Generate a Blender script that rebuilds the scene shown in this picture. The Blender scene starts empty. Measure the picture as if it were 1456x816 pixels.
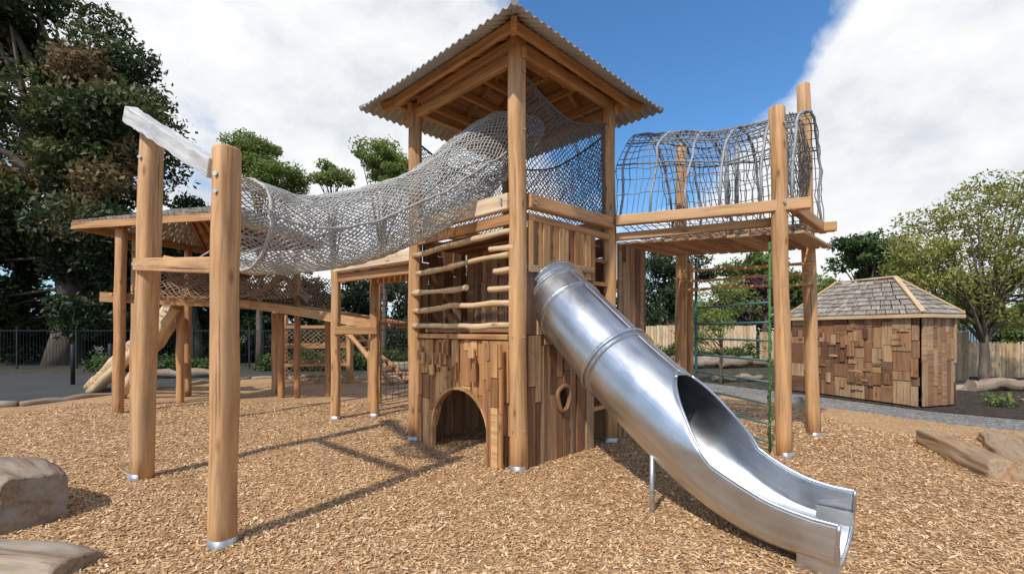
import bpy, math, random, bmesh
import numpy as np
from mathutils import Vector, Matrix, noise as mnoise
random.seed(7); rng=np.random.default_rng(7)
SC=bpy.context.scene
Z=Vector((0,0,1))
def V(*a): return Vector(a)

# ------------------------------------------------------------------ materials
def new_mat(name):
    m=bpy.data.materials.new(name); m.use_nodes=True
    nt=m.node_tree; nt.nodes.clear()
    out=nt.nodes.new('ShaderNodeOutputMaterial'); b=nt.nodes.new('ShaderNodeBsdfPrincipled')
    nt.links.new(b.outputs[0],out.inputs[0])
    return m,nt,b
def ramp(nt,fac,stops,interp='LINEAR'):
    r=nt.nodes.new('ShaderNodeValToRGB'); cr=r.color_ramp; cr.interpolation=interp
    while len(cr.elements)<len(stops): cr.elements.new(0.5)
    for e,(p,c) in zip(cr.elements,stops):
        e.position=p; e.color=(c[0],c[1],c[2],1)
    nt.links.new(fac,r.inputs[0]); return r.outputs[0]
def mix(nt,fac,a,b,mode='MIX'):
    m=nt.nodes.new('ShaderNodeMix'); m.data_type='RGBA'; m.blend_type=mode
    if isinstance(fac,(int,float)): m.inputs[0].default_value=fac
    else: nt.links.new(fac,m.inputs[0])
    for s,i in ((a,6),(b,7)):
        if isinstance(s,tuple): m.inputs[i].default_value=(s[0],s[1],s[2],1)
        else: nt.links.new(s,m.inputs[i])
    return m.outputs[2]
def noise(nt,vec,scale,detail=4,rough=.55,dist=0):
    n=nt.nodes.new('ShaderNodeTexNoise'); n.inputs['Scale'].default_value=scale
    n.inputs['Detail'].default_value=detail; n.inputs['Roughness'].default_value=rough
    n.inputs['Distortion'].default_value=dist
    nt.links.new(vec,n.inputs['Vector']); return n
def mapping(nt,vec,scale):
    m=nt.nodes.new('ShaderNodeMapping'); m.inputs['Scale'].default_value=scale
    nt.links.new(vec,m.inputs['Vector']); return m.outputs[0]
def bump(nt,b,h,strength,dist=.01):
    bp=nt.nodes.new('ShaderNodeBump'); bp.inputs['Strength'].default_value=strength; bp.inputs['Distance'].default_value=dist
    nt.links.new(h,bp.inputs['Height']); nt.links.new(bp.outputs[0],b.inputs['Normal'])
def attr(nt,name):
    a=nt.nodes.new('ShaderNodeAttribute'); a.attribute_name=name; return a

def wood(name,cols,rough=.65,grain=.5,weather=(.25,.22,.18),wamt=.25,knot=.8):
    m,nt,b=new_mat(name)
    g=attr(nt,'gco').outputs['Vector']; t=attr(nt,'tint').outputs['Fac']
    n1=noise(nt,mapping(nt,g,(1.3,24,24)),1.0,7,.62,.5)
    n2=noise(nt,mapping(nt,g,(.9,7,7)),1.0,3,.5,1.4)
    base=ramp(nt,t,[(i/(len(cols)-1),c) for i,c in enumerate(cols)])
    gr=ramp(nt,n1.outputs['Fac'],[(.28,(1-grain,)*3),(.5,(.92,.92,.92)),(.72,(1.15,1.12,1.08))])
    c=mix(nt,1.0,base,gr,'MULTIPLY')
    g2=ramp(nt,n2.outputs['Fac'],[(.3,(.72,.63,.54)),(.55,(1,1,1)),(.8,(1.14,1.12,1.08))])
    c=mix(nt,.85,c,g2,'MULTIPLY')
    vo=nt.nodes.new('ShaderNodeTexVoronoi'); vo.inputs['Scale'].default_value=1.0
    nt.links.new(mapping(nt,g,(2.2,6,6)),vo.inputs['Vector'])
    k=ramp(nt,vo.outputs['Distance'],[(.05,(.30,.18,.11)),(.12,(.8,.72,.66)),(.17,(1,1,1))])
    c=mix(nt,knot,c,k,'MULTIPLY')
    n3=noise(nt,mapping(nt,g,(1.0,3,3)),1.6,5,.6)
    wf=ramp(nt,n3.outputs['Fac'],[(.45,(0,0,0)),(.72,(wamt,)*3)])
    c=mix(nt,wf,c,weather)
    n4=noise(nt,mapping(nt,g,(.7,50,50)),1.0,2,.5,.2)
    cr=ramp(nt,n4.outputs['Fac'],[(.28,(.22,.17,.13)),(.34,(1,1,1))])
    c=mix(nt,.85,c,cr,'MULTIPLY')
    nt.links.new(c,b.inputs['Base Color']); b.inputs['Roughness'].default_value=rough
    bump(nt,b,n1.outputs['Fac'],.6,.006)
    return m
def plain(name,col,rough=.6,metal=0,nscale=8,var=.25,bmp=.2,bd=.01):
    m,nt,b=new_mat(name)
    tc=nt.nodes.new('ShaderNodeTexCoord')
    n=noise(nt,tc.outputs['Object'],nscale,6,.6)
    c=ramp(nt,n.outputs['Fac'],[(.3,tuple(x*(1-var) for x in col)),(.7,tuple(min(1,x*(1+var)) for x in col))])
    nt.links.new(c,b.inputs['Base Color']); b.inputs['Roughness'].default_value=rough; b.inputs['Metallic'].default_value=metal
    if bmp: bump(nt,b,n.outputs['Fac'],bmp,bd)
    return m
M_HON=wood('honey_timber',[(.44,.21,.076),(.56,.29,.115),(.64,.365,.165)],wamt=.28,weather=(.46,.34,.22))
M_PALE=wood('pale_timber',[(.54,.34,.165),(.68,.475,.27),(.76,.58,.38)],grain=.3,weather=(.48,.41,.31))
M_CED=wood('cedar_boards',[(.13,.056,.026),(.27,.125,.053),(.39,.195,.088),(.43,.28,.16),(.53,.33,.165)],wamt=.4,grain=.6,weather=(.27,.20,.145))
M_ORG=wood('orange_boards',[(.27,.115,.04),(.46,.22,.078),(.55,.295,.12),(.64,.37,.16)],grain=.5,wamt=.25,weather=(.38,.27,.17))
M_GREY=wood('weathered_timber',[(.24,.205,.165),(.35,.305,.25),(.46,.41,.35)],grain=.6,weather=(.32,.31,.29),wamt=.6,knot=.3)
M_LOG=wood('weathered_brown_log',[(.27,.19,.125),(.36,.27,.185)],grain=.6,weather=(.32,.30,.27),wamt=.8,knot=.4)
M_SLP=wood('brown_sleeper_timber',[(.36,.21,.11),(.46,.30,.17)],grain=.6,weather=(.34,.28,.22),wamt=.45,knot=.4)
M_SILV=wood('silvered_timber',[(.52,.51,.49),(.62,.61,.59),(.70,.69,.67)],grain=.35,weather=(.44,.44,.44),wamt=.7,knot=.3)
M_BARK=wood('bark',[(.07,.05,.035),(.13,.095,.07),(.22,.17,.13)],grain=.6,wamt=.3,rough=.9)
M_SHOE=plain('galvanised_steel',(.5,.5,.5),.45,.8,20,.2,.1,.002)
M_ROPE=plain('grey_rope',(.43,.415,.385),.85,0,60,.35,.3,.003)
M_ROPED=plain('dark_rope',(.10,.10,.105),.8,0,60,.3,.3,.003)
M_ROPEM=plain('slate_rope',(.19,.195,.20),.8,0,60,.4,.3,.003)
M_HOOP=plain('hoop_grey',(.30,.31,.32),.6,0,30,.3,.3,.003)
M_ROPEB=plain('brown_rope',(.32,.20,.115),.85,0,60,.3,.3,.003)
M_TEAL=plain('teal_rung',(.05,.13,.13),.45,.2,30,.2,0)
M_GREEN=plain('green_rope',(.07,.17,.045),.7,0,30,.3,0)
M_DARK=plain('dark_steel',(.03,.033,.035),.5,.4,20,.2,0)
M_PURL=plain('pale_blue_paint',(.35,.5,.58),.5,0,20,.1,0)

def steel():
    m,nt,b=new_mat('brushed_stainless')
    g=attr(nt,'gco').outputs['Vector']
    n=noise(nt,mapping(nt,g,(3,90,90)),1,4,.6)
    n2=noise(nt,mapping(nt,g,(2.5,3,3)),1,5,.6)
    n3=noise(nt,mapping(nt,g,(1.5,26,26)),1,5,.7)
    c=ramp(nt,n2.outputs['Fac'],[(.3,(.53,.54,.555)),(.7,(.70,.71,.72))])
    sc=ramp(nt,n3.outputs['Fac'],[(.3,(.88,.88,.88)),(.6,(1.05,1.05,1.05))])
    c=mix(nt,1,c,sc,'MULTIPLY')
    nt.links.new(c,b.inputs['Base Color']); b.inputs['Metallic'].default_value=1
    r=ramp(nt,n2.outputs['Fac'],[(.3,(.28,)*3),(.7,(.42,)*3)])
    nt.links.new(r,b.inputs['Roughness'])
    bump(nt,b,n.outputs['Fac'],.12,.002)
    return m
M_STEEL=steel()
def corr():
    m,nt,b=new_mat('corrugated_iron')
    tc=nt.nodes.new('ShaderNodeTexCoord'); n=noise(nt,tc.outputs['Object'],3,6,.6)
    c=ramp(nt,n.outputs['Fac'],[(.3,(.30,.30,.295)),(.6,(.40,.395,.385)),(.78,(.41,.38,.33))])
    nt.links.new(c,b.inputs['Base Color']); b.inputs['Metallic'].default_value=.2; b.inputs['Roughness'].default_value=.5
    return m
M_CORR=corr()
def leaf_mat(name,cols,trans=.25):
    m,nt,b=new_mat(name); t=attr(nt,'tint').outputs['Fac']
    c=ramp(nt,t,[(i/(len(cols)-1),x) for i,x in enumerate(cols)])
    nt.links.new(c,b.inputs['Base Color']); b.inputs['Roughness'].default_value=.6
    tr=nt.nodes.new('ShaderNodeBsdfTranslucent'); nt.links.new(c,tr.inputs[0])
    ms=nt.nodes.new('ShaderNodeMixShader'); ms.inputs[0].default_value=trans
    out=[x for x in nt.nodes if x.type=='OUTPUT_MATERIAL'][0]
    nt.links.new(b.outputs[0],ms.inputs[1]); nt.links.new(tr.outputs[0],ms.inputs[2]); nt.links.new(ms.outputs[0],out.inputs[0])
    return m
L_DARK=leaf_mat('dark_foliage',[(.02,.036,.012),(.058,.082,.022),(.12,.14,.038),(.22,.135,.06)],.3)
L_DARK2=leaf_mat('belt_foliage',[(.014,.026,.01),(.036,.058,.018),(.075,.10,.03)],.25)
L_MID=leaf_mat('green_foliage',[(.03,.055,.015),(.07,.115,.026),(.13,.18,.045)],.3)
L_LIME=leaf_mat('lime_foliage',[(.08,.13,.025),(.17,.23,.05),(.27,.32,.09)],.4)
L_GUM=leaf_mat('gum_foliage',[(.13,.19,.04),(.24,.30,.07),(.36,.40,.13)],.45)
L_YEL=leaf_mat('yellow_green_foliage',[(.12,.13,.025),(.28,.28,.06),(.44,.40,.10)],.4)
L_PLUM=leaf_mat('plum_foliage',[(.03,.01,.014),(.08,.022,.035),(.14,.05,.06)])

# ------------------------------------------------------------------ mesh builder
def parent(name):
    e=bpy.data.objects.new(name,None); e.empty_display_size=.3
    SC.collection.objects.link(e); return e
class MB:
    def __init__(s): s.V=[];s.F=[];s.G=[];s.T=[];s.M=[];s.S=[]
    def add(s,vs,fs,gs,t,mat=0,smooth=False):
        o=len(s.V); s.V+=[tuple(v) for v in vs]; s.G+=[tuple(g) for g in gs]; s.T+=[t]*len(vs)
        for i,f in enumerate(fs):
            s.F.append(tuple(o+k for k in f)); s.M.append(mat)
            s.S.append(smooth if isinstance(smooth,bool) else smooth[i])
    def boxax(s,c,L,W,H,al,aw,ah,t=None,mat=0,jit=0):
        t=random.random() if t is None else t
        off=V(random.uniform(0,50),random.uniform(0,50),random.uniform(0,50))
        vs=[];gs=[]
        for i in(-1,1):
            for j in(-1,1):
                for k in(-1,1):
                    p=V(i*L/2,j*W/2,k*H/2)
                    if jit: p+=V(0,random.uniform(-jit,jit),random.uniform(-jit,jit))
                    vs.append(c+al*p.x+aw*p.y+ah*p.z); gs.append(p+off)
        s.add(vs,[(0,1,3,2),(4,6,7,5),(0,4,5,1),(2,3,7,6),(0,2,6,4),(1,5,7,3)],gs,t,mat)
    def beam(s,p0,p1,w,h,t=None,mat=0,up=Z,jit=0):
        p0=Vector(p0);p1=Vector(p1); d=p1-p0; L=d.length; al=d/L
        aw=up.cross(al)
        if aw.length<1e-4: aw=V(1,0,0).cross(al)
        aw.normalize(); ah=al.cross(aw)
        s.boxax((p0+p1)/2,L,w,h,al,aw,ah,t,mat,jit)
    def prism(s,poly,o,ax,az,th,t=None,mat=0,vert=True,out=0):
        t=random.random() if t is None else t
        n=ax.cross(az); off=V(random.uniform(0,50),random.uniform(0,50),random.uniform(0,50))
        k=len(poly); vs=[];gs=[]
        for d in(out,out+th):
            for a,b in poly:
                vs.append(o+ax*a+az*b+n*d); gs.append(off+(V(b,a,d) if vert else V(a,b,d)))
        fs=[tuple(range(k))[::-1],tuple(range(k,2*k))]+[(i,(i+1)%k,k+(i+1)%k,k+i) for i in range(k)]
        s.add(vs,fs,gs,t,mat)
    def tube(s,pts,rad,n=8,t=None,mat=0,caps=True,sq=0,smooth=True,wob=0,ref=None):
        t=random.random() if t is None else t
        pts=[Vector(p) for p in pts]; m=len(pts)
        if not hasattr(rad,'__len__'): rad=[rad]*m
        off=V(random.uniform(0,50),random.uniform(0,50),random.uniform(0,50))
        vs=[];gs=[];L=0;pr=None
        for i,p in enumerate(pts):
            d=(pts[min(i+1,m-1)]-pts[max(i-1,0)]).normalized()
            if i: L+=(p-pts[i-1]).length
            if pr is None:
                r=ref or (V(1,0,0) if abs(d.x)<.8 else V(0,1,0))
                a=(r-d*r.dot(d)).normalized()
            else:
                a=(pr-d*pr.dot(d)).normalized()
            pr=a; b=d.cross(a)
            for k in range(n):
                th=2*math.pi*(k+.5)/n; c_,s_=math.cos(th),math.sin(th); R=rad[i]
                if sq: R*= 1/((abs(c_)**sq+abs(s_)**sq)**(1/sq))
                if wob: R*=1+wob*mnoise.noise(V(c_*1.5,s_*1.5,L*2)+off)
                vs.append(p+a*(R*c_)+b*(R*s_)); gs.append(off+V(L,R*c_,R*s_))
        fs=[];sm=[]
        for i in range(m-1):
            for k in range(n):
                k2=(k+1)%n; fs.append((i*n+k,i*n+k2,(i+1)*n+k2,(i+1)*n+k)); sm.append(smooth)
        if caps:
            fs.append(tuple(range(n))[::-1]); fs.append(tuple((m-1)*n+k for k in range(n))); sm+=[False,False]
        s.add(vs,fs,gs,t,mat,sm)
    def bolt(s,p,d,mat,r=.016):
        p=Vector(p); d=Vector(d).normalized(); s.tube([p-d*.02,p+d*.012],r,8,.5,mat,smooth=False)
    def build(s,name,mats,par=None,bevel=0):
        me=bpy.data.meshes.new(name)
        me.from_pydata(s.V,[],s.F)
        a=me.attributes.new('gco','FLOAT_VECTOR','POINT'); a.data.foreach_set('vector',np.array(s.G,dtype=np.float32).ravel())
        a=me.attributes.new('tint','FLOAT','POINT'); a.data.foreach_set('value',np.array(s.T,dtype=np.float32))
        for m in mats: me.materials.append(m)
        me.polygons.foreach_set('material_index',s.M); me.polygons.foreach_set('use_smooth',s.S)
        me.update(); o=bpy.data.objects.new(name,me); SC.collection.objects.link(o)
        if par: o.parent=par
        if bevel:
            b=o.modifiers.new('bevel','BEVEL'); b.width=bevel; b.segments=2; b.limit_method='ANGLE'; b.angle_limit=math.radians(40)
        return o
PS=.86
def post(mb,x,y,z0,z1,r,xt=None,yt=None,t=None,mat=0,sq=4,n=24,shoe=None,rot=None):
    xt=x if xt is None else xt; yt=y if yt is None else yt; r=r*PS
    k=10; pts=[V(x+(xt-x)*i/k+.006*math.sin(i*1.3+x*5),y+(yt-y)*i/k,z0+(z1-z0)*i/k) for i in range(k+1)]
    rr=[r*(1+.025*math.sin(i*1.7+x*3)) for i in range(k+1)]
    pts.append(pts[-1]+V(0,0,.015)); rr.append(r*.88)
    ref=None if rot is None else V(math.cos(rot),math.sin(rot),0)
    mb.tube(pts,rr,n,t,mat,True,sq,wob=.06,ref=ref)
    if shoe is not None:
        mb.tube([V(x,y,-.05),V(x,y,.085),V(x,y,.088)],[r*1.06,r*1.06,r*.98],n,.5,shoe,True,sq,ref=ref)

def raw_mesh(name,v,tint,mat,par=None,per=4):
    n=len(v)//per; me=bpy.data.meshes.new(name)
    me.vertices.add(len(v)); me.vertices.foreach_set('co',v.astype(np.float32).ravel())
    me.loops.add(n*per); me.loops.foreach_set('vertex_index',np.arange(n*per,dtype=np.int32))
    me.polygons.add(n); me.polygons.foreach_set('loop_start',np.arange(0,n*per,per,dtype=np.int32))
    me.update(calc_edges=True)
    a=me.attributes.new('tint','FLOAT','POINT'); a.data.foreach_set('value',np.repeat(tint,per).astype(np.float32))
    me.materials.append(mat); me.validate()
    o=bpy.data.objects.new(name,me); SC.collection.objects.link(o)
    if par: o.parent=par
    return o
def leaves(name,pts,size,tint,mat,par=None):
    n=len(pts)
    a=rng.normal(size=(n,3)); a/=np.linalg.norm(a,axis=1)[:,None]
    b=rng.normal(size=(n,3)); b-=a*(a*b).sum(1)[:,None]; b/=np.linalg.norm(b,axis=1)[:,None]
    s=size*rng.uniform(.6,1.4,(n,1)); L=a*s; W=b*s*.45
    v=np.stack([pts-L,pts-W*1.0,pts+L,pts+W],1).reshape(-1,3)
    return raw_mesh(name,v,tint,mat,par)
def clumps(ells,nsub,nleaf,rsub,seed):
    r=np.random.default_rng(seed); P=[];T=[];C=[]
    for e in ells:
        c=np.array(e[:3]); R=np.array(e[3:6]); k=int(nsub*(e[6] if len(e)>6 else 1))
        for i in range(k):
            d=r.normal(size=3); d/=np.linalg.norm(d); q=c+R*d*r.uniform(.35,1.02)
            rs=rsub*r.uniform(.55,1.35)
            m=int(nleaf*r.uniform(.6,1.3))
            dd=r.normal(size=(m,3)); dd/=np.linalg.norm(dd,axis=1)[:,None]
            rad=rs*r.uniform(.25,1,(m,1))**.6*np.array([1.15,1.15,.75])
            p=q+dd*rad+r.normal(size=(m,3))*rs*.12
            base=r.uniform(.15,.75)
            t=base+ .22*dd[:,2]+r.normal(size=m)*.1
            P.append(p);T.append(np.clip(t,0,1));C.append(q)
    return np.concatenate(P),np.concatenate(T),C
def tree(name,base,trunk_h,trunk_r,ells,nsub,nleaf,rsub,leaf,mat,seed,nbr=14,lean=(0,0),barkt=.5,brown=0):
    par=parent(name)
    P,T,C=clumps(ells,nsub,nleaf,rsub,seed)
    if brown:
        m=np.random.default_rng(seed+5)
        ph=np.array([mnoise.noise(Vector((p[0]*.45,p[1]*.45,p[2]*.45))) for p in P])
        T=np.where(ph>.2,np.clip(.7+ph*brown+m.normal(size=len(P))*.12,0,1),T*.8)
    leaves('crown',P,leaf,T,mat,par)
    mb=MB(); b=Vector(base); top=b+V(lean[0],lean[1],trunk_h)
    k=7; pts=[b.lerp(top,i/k)+V(.12*math.sin(i*1.3+seed),.12*math.cos(i+seed),0)*(i>0)*trunk_r*3 for i in range(k+1)]
    pts[0].z-=.1
    mb.tube(pts,[trunk_r*(1.25-.75*i/k) if i else trunk_r*1.6 for i in range(k+1)],10,barkt,0,wob=.3)
    rr=random.Random(seed)
    for q in rr.sample(C,min(nbr,len(C))):
        q=Vector(q); s=pts[rr.randint(3,k)]; mid=s.lerp(q,.5)+V(rr.uniform(-.3,.3),rr.uniform(-.3,.3),rr.uniform(-.1,.4))*trunk_r*3
        mb.tube([s,s.lerp(mid,.5)+V(0,0,.05),mid,mid.lerp(q,.6),q],[trunk_r*.5,trunk_r*.4,trunk_r*.28,trunk_r*.16,trunk_r*.05],6,barkt,0)
    mb.build('trunk',[M_BARK],par)
    return par

# ------------------------------------------------------------------ nets
def net_tube(mb,S,ns,nu,r,t=.5,mat=0,turns=.9):
    for sgn in(1,-1):
        for i in range(ns):
            pts=[S(j/nu,(i/ns+sgn*turns*j/nu)%1.0) for j in range(nu+1)]
            mb.tube(pts,r,4,t,mat,False)
def net_patch(mb,S,nu,nv,r,mat=0,jit=.0,diag=False):
    def P(u,v):
        p=S(u,v)
        if jit: p=p+Vector(mnoise.noise_vector(p*6))*jit
        return p
    if not diag:
        for i in range(nu+1): mb.tube([P(i/nu,j/(nv*2)) for j in range(nv*2+1)],r,4,.5,mat,False)
        for j in range(nv+1): mb.tube([P(i/(nu*2),j/nv) for i in range(nu*2+1)],r,4,.5,mat,False)
    else:
        for c in range(-nv,nu+1):
            for sg in(1,-1):
                pts=[]
                for j in range(nv+1):
                    x=c+j; y=j if sg==1 else nv-j
                    if 0<=x<=nu: pts.append(P(x/nu,y/nv))
                if len(pts)>1: mb.tube(pts,r,4,.5,mat,False)
def branch(mb,a,b,r,seed,mat=0,t=None,wv=.03):
    k=12; pts=[];rr=[]
    for i in range(k+1):
        p=a.lerp(b,i/k); q=Vector(mnoise.noise_vector(p*2.3+V(seed,seed*2,0)))*wv
        q.x*=.3;q.y*=.3
        pts.append(p+q); rr.append(r*(1+.35*mnoise.noise(p*4+V(seed,0,9))))
    mb.tube(pts,rr,8,t,mat,True,wob=.2)

# ================================================================== TOWER
P1=V(.07,4.83,0); P2=V(-1.31,6.17,0); P3=V(1.31,6.09,0); P4=P2+P3-P1
tower=parent('playground_tower')
mb=MB()
PR=.098
post(mb,P1.x,P1.y,-.1,4.60,PR,P1.x-.02,P1.y,.8,shoe=1,rot=math.radians(45),sq=3)
post(mb,P2.x,P2.y,-.1,4.52,PR,P2.x+.01,P2.y,.45,shoe=1)
post(mb,P3.x,P3.y,-.1,4.52,PR,P3.x-.03,P3.y,.5,shoe=1)
post(mb,P4.x,P4.y,-.1,4.52,PR,None,None,.3,shoe=1)
mb.build('posts',[M_HON,M_SHOE],tower)
eL=(P2-P1).normalized(); LL=(P2-P1).length; eR=(P3-P1).normalized(); LR=(P3-P1).length
nL=-eR; nR=-eL
mb=MB()
mb.beam(P1+eL*.09+nL*.05+V(0,0,2.875),P2-eL*.09+nL*.05+V(0,0,2.875),.09,.18,.98,1,jit=.008)
mb.beam(P1+eR*.1+nR*.05+V(0,0,2.88),P3-eR*.02+nR*.05+V(0,0,2.91),.09,.15,.9,0,jit=.006)
mb.beam(P3+eL*.1+V(0,0,2.9),P4-eL*.1+V(0,0,2.9),.09,.16,.4,0)
mb.beam(P2+eR*.1+V(0,0,2.9),P4-eR*.1+V(0,0,2.9),.09,.16,.4,0)
mb.beam(P1+eR*.1+nR*.03+V(0,0,2.72),P3-eR*.1+nR*.03+V(0,0,2.72),.06,.08,.3,0)
mb.beam(P1+eL*.1+nL*.02+V(0,0,2.69),P2-eL*.1+nL*.02+V(0,0,2.69),.05,.12,.0,0)
mb.beam(P1+eL*.1+nL*.03+V(0,0,1.43),P2-eL*.1+nL*.03+V(0,0,1.43),.08,.06,.3,0)
for (a,e,L) in((P1,eL,LL),(P1,eR,LR),(P3,eL,LL),(P2,eR,LR)):
    zz=4.40 if e is eL else 4.49
    mb.beam(a-e*.10+V(0,0,zz),a+e*(L+.22)+V(0,0,zz),.07,.12,.6,0)
mb.build('rails_and_beams',[M_HON,M_PALE],tower,bevel=.012)
mb=MB()
for p,n,sp_ in((P1,nL,eL),(P1,nR,eR),(P2,nL,-eL),(P3,nR,-eR)):
    for z in(2.9,2.85): mb.bolt(p+sp_*.16+n*.10+V(0,0,z),n,0,.012)
    for z in(.45,1.43,3.6,4.2): mb.bolt(p+n*.085+V(0,0,z),n,0,.011)
mb.build('bolts',[M_SHOE],tower)
# ---- roof
C=(P1+P4)/2; HW=1.42; EZ=4.45; AZ=5.28
hx=eR; hy=eL
mbc=MB()
for k in range(4):
    ax=[hx,hy,-hx,-hy][k]; nn=[-hy,hx,hy,-hx][k]
    ncol=224; vs=[];gs=[]
    for i in range(ncol+1):
        s=-HW+2*HW*i/ncol; amp=.016*math.sin(2*math.pi*s/.105)
        e0=C+ax*s+nn*(HW+.02)+V(0,0,EZ+amp)
        tt=1-abs(s)/HW
        e1=C+ax*s+nn*(HW*(1-tt))+V(0,0,EZ+(AZ-EZ)*tt+amp)
        vs+=[e0,e1]; gs+=[e0,e1]
    mbc.add(vs,[(2*i,2*i+2,2*i+3,2*i+1) for i in range(ncol)],gs,.5,0,True)
for sa in(-1,1):
    for sb in(-1,1):
        mbc.tube([C+hx*sa*HW*1.01+hy*sb*HW*1.01+V(0,0,EZ+.01),C+V(0,0,AZ+.03)],.035,8,.5,0)
o=mbc.build('roof_sheets',[M_CORR],tower); so=o.modifiers.new('s','SOLIDIFY'); so.thickness=.006
mb=MB()
slope=(AZ-EZ)/HW
def rp(a,b,dz=0):
    return C+hx*a+hy*b+V(0,0,AZ-slope*max(abs(a),abs(b))+dz)
RI=.76
for sa in(-1,1):
    for sb in(-1,1):
        mb.beam(rp(sa*HW*.86,sb*HW*.86,-.095),rp(0,0,-.095),.06,.11,.5,0)
for k in(-.6,-.3,0,.3,.6):
    for sg in(-1,1):
        w=k*HW; m=abs(k)*HW+.03
        mb.beam(rp(w,sg*HW*RI,-.085),rp(w,sg*m,-.085),.045,.08,None,0)
        mb.beam(rp(sg*HW*RI,w,-.085),rp(sg*m,w,-.085),.045,.08,None,0)
def ringbeams(q,z,w,h,t=None,mat=0):
    for a,b in(((-1,-1),(1,-1)),((1,-1),(1,1)),((1,1),(-1,1)),((-1,1),(-1,-1))):
        mb.beam(C+hx*a[0]*q+hy*a[1]*q+V(0,0,z),C+hx*b[0]*q+hy*b[1]*q+V(0,0,z),w,h,t,mat)
ringbeams(HW*.78,AZ-slope*HW*.78-.085,.05,.10,.75)
for q,dz in((.62,-.20),(.42,-.18),(.24,-.16)): ringbeams(q*HW,AZ-slope*q*HW+dz,.06,.09)
for k in range(4):
    ax=[hx,hy,-hx,-hy][k]; nn=[-hy,hx,hy,-hx][k]
    for i in range(9):
        d0=.02+i*.128; d1=d0+.122
        if d1>HW*.80: break
        z0=AZ-slope*d0-.028; z1=AZ-slope*d1-.028; o0=C+nn*d0; o1=C+nn*d1
        vs=[o0-ax*d0+V(0,0,z0),o0+ax*d0+V(0,0,z0),o1+ax*d1+V(0,0,z1),o1-ax*d1+V(0,0,z1)]
        of=V(random.random()*30,random.random()*30,0)
        mb.add(vs,[(0,1,2,3)],[of+V(-d0,d0,0),of+V(d0,d0,0),of+V(d1,d1,0),of+V(-d1,d1,0)],random.random(),1)
mb.build('roof_frame',[M_HON,M_ORG],tower,bevel=.006)

# ---- walls
def patch_panel(mb,o,ax,L,z0,z1,th,cut=None,minw=.10,maxw=.2,minh=.12,maxh=.5,outj=.03,mat=0,cell=.05,topj=0):
    s=0
    while s<L-1e-3:
        w=min(random.uniform(minw,maxw),L-s)
        if L-s-w<.05: w=L-s
        z=z0; zt=z1+random.uniform(-topj,topj)
        while z<zt-1e-3:
            h=min(random.uniform(minh,maxh),zt-z)
            if zt-z-h<.07: h=zt-z
            t=random.random(); out=random.uniform(0,outj); g=.004
            if not cut:
                j=lambda: random.uniform(-.002,.002)
                mb.prism([(s+g+j(),z+g+j()),(s+w-g+j(),z+g+j()),(s+w-g+j(),z+h-g+j()),(s+g+j(),z+h-g+j())],o,ax,Z,th,t,mat,random.random()<.8,out)
            else:
                m=max(1,int(w/cell))
                seg=[]
                def clip(part):
                    lo=[];hi=[]
                    for i in range(m+1):
                        x=s+g+(w-2*g)*i/m; iv=cut(x)
                        a,b=z+g,z+h-g
                        if iv:
                            if part==0: a=max(a,iv[1])
                            else: b=min(b,iv[0])
                        elif part==1: b=a
                        lo.append((x,a)); hi.append((x,max(a,b)))
                    if part==1 and not any(cut(s+g+(w-2*g)*i/m) for i in range(m+1)): return
                    for i in range(m):
                        if hi[i][1]-lo[i][1]>.004 or hi[i+1][1]-lo[i+1][1]>.004:
                            seg.append([lo[i],lo[i+1],hi[i+1],hi[i]])
                clip(0)
                if any((cut(s+g+(w-2*g)*i/m) or (0,0))[0]>z+g for i in range(m+1)): clip(1)
                for q in seg: mb.prism(q,o,ax,Z,th,t,mat,True,out)
            z+=h
        s+=w
mb=MB()
axl=-eL if (-eL).cross(Z).dot(nL)>0 else eL
ol=(P2 if axl.dot(eL)<0 else P1)+axl*.09+nL*(-.02)
def arch(s):
    c=.93;R=.50
    if abs(s-c)<R: return (-1,.30+.50*math.sqrt(max(0,1-((s-c)/R)**2)))
    return None
patch_panel(mb,ol,axl,LL-.18,.02,1.39,.03,arch,.08,.16,.2,.75,.05,1,.04)
tr=[ol+axl*(.93+.52*math.cos(a))+V(0,0,.30+.52*math.sin(a))+nL*.085 for a in np.linspace(0,math.pi,15)]
for i in range(14): mb.beam(tr[i],tr[i+1],.03,.045,None,1,up=nL)
for sx in(-1,1):
    mb.beam(ol+axl*(.93+sx*.52)+nL*.085,ol+axl*(.93+sx*.52)+nL*.085+V(0,0,.30),.03,.045,None,1,up=nL)
for i in range(12):
    s=random.uniform(.05,1.5); z=random.uniform(.9,1.25)
    mb.prism([(s,z),(s+.09,z),(s+.09,z+random.uniform(.06,.3)),(s,z+.12)],ol,axl,Z,.03,None,1,True,.07)
patch_panel(mb,P1+eL*.34+nL*.12,axl,.24,.0,1.36,.03,None,.07,.12,.3,.9,.02,1)
axr=eR if eR.cross(Z).dot(nR)>0 else -eR
orr=P1+axr*.09
def hole(s):
    c=.60
    if abs(s-c)<.33:
        h=.33*math.sqrt(max(0,1-((s-c)/.33)**2)); return (1.93-h,1.93+h)
    return None
def hole2(s):
    c=.62
    if abs(s-c)<.085:
        h=.14*math.sqrt(max(0,1-((s-c)/.085)**2)); return (.72-h,.72+h)
    return None
patch_panel(mb,orr,axr,1.22,.0,1.45,.025,hole2,.06,.13,.7,1.45,.035,0,.03)
patch_panel(mb,orr+nR*.004,axr,1.22,1.45,2.12,.025,hole,.09,.16,.5,1.2,.03,0,.04)
patch_panel(mb,orr+nR*.01,axr,1.24,2.12,2.68,.03,hole,.07,.12,.6,1.2,.03,1,.04)
for s,z,l in((.0,2.13,.55),(.6,2.2,.6),(.9,1.95,.34),(.95,1.7,.3)):
    mb.prism([(s,z),(s+l,z+.01),(s+l,z+.09),(s,z+.07)],orr,axr,Z,.03,None,0,False,.045)
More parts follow.
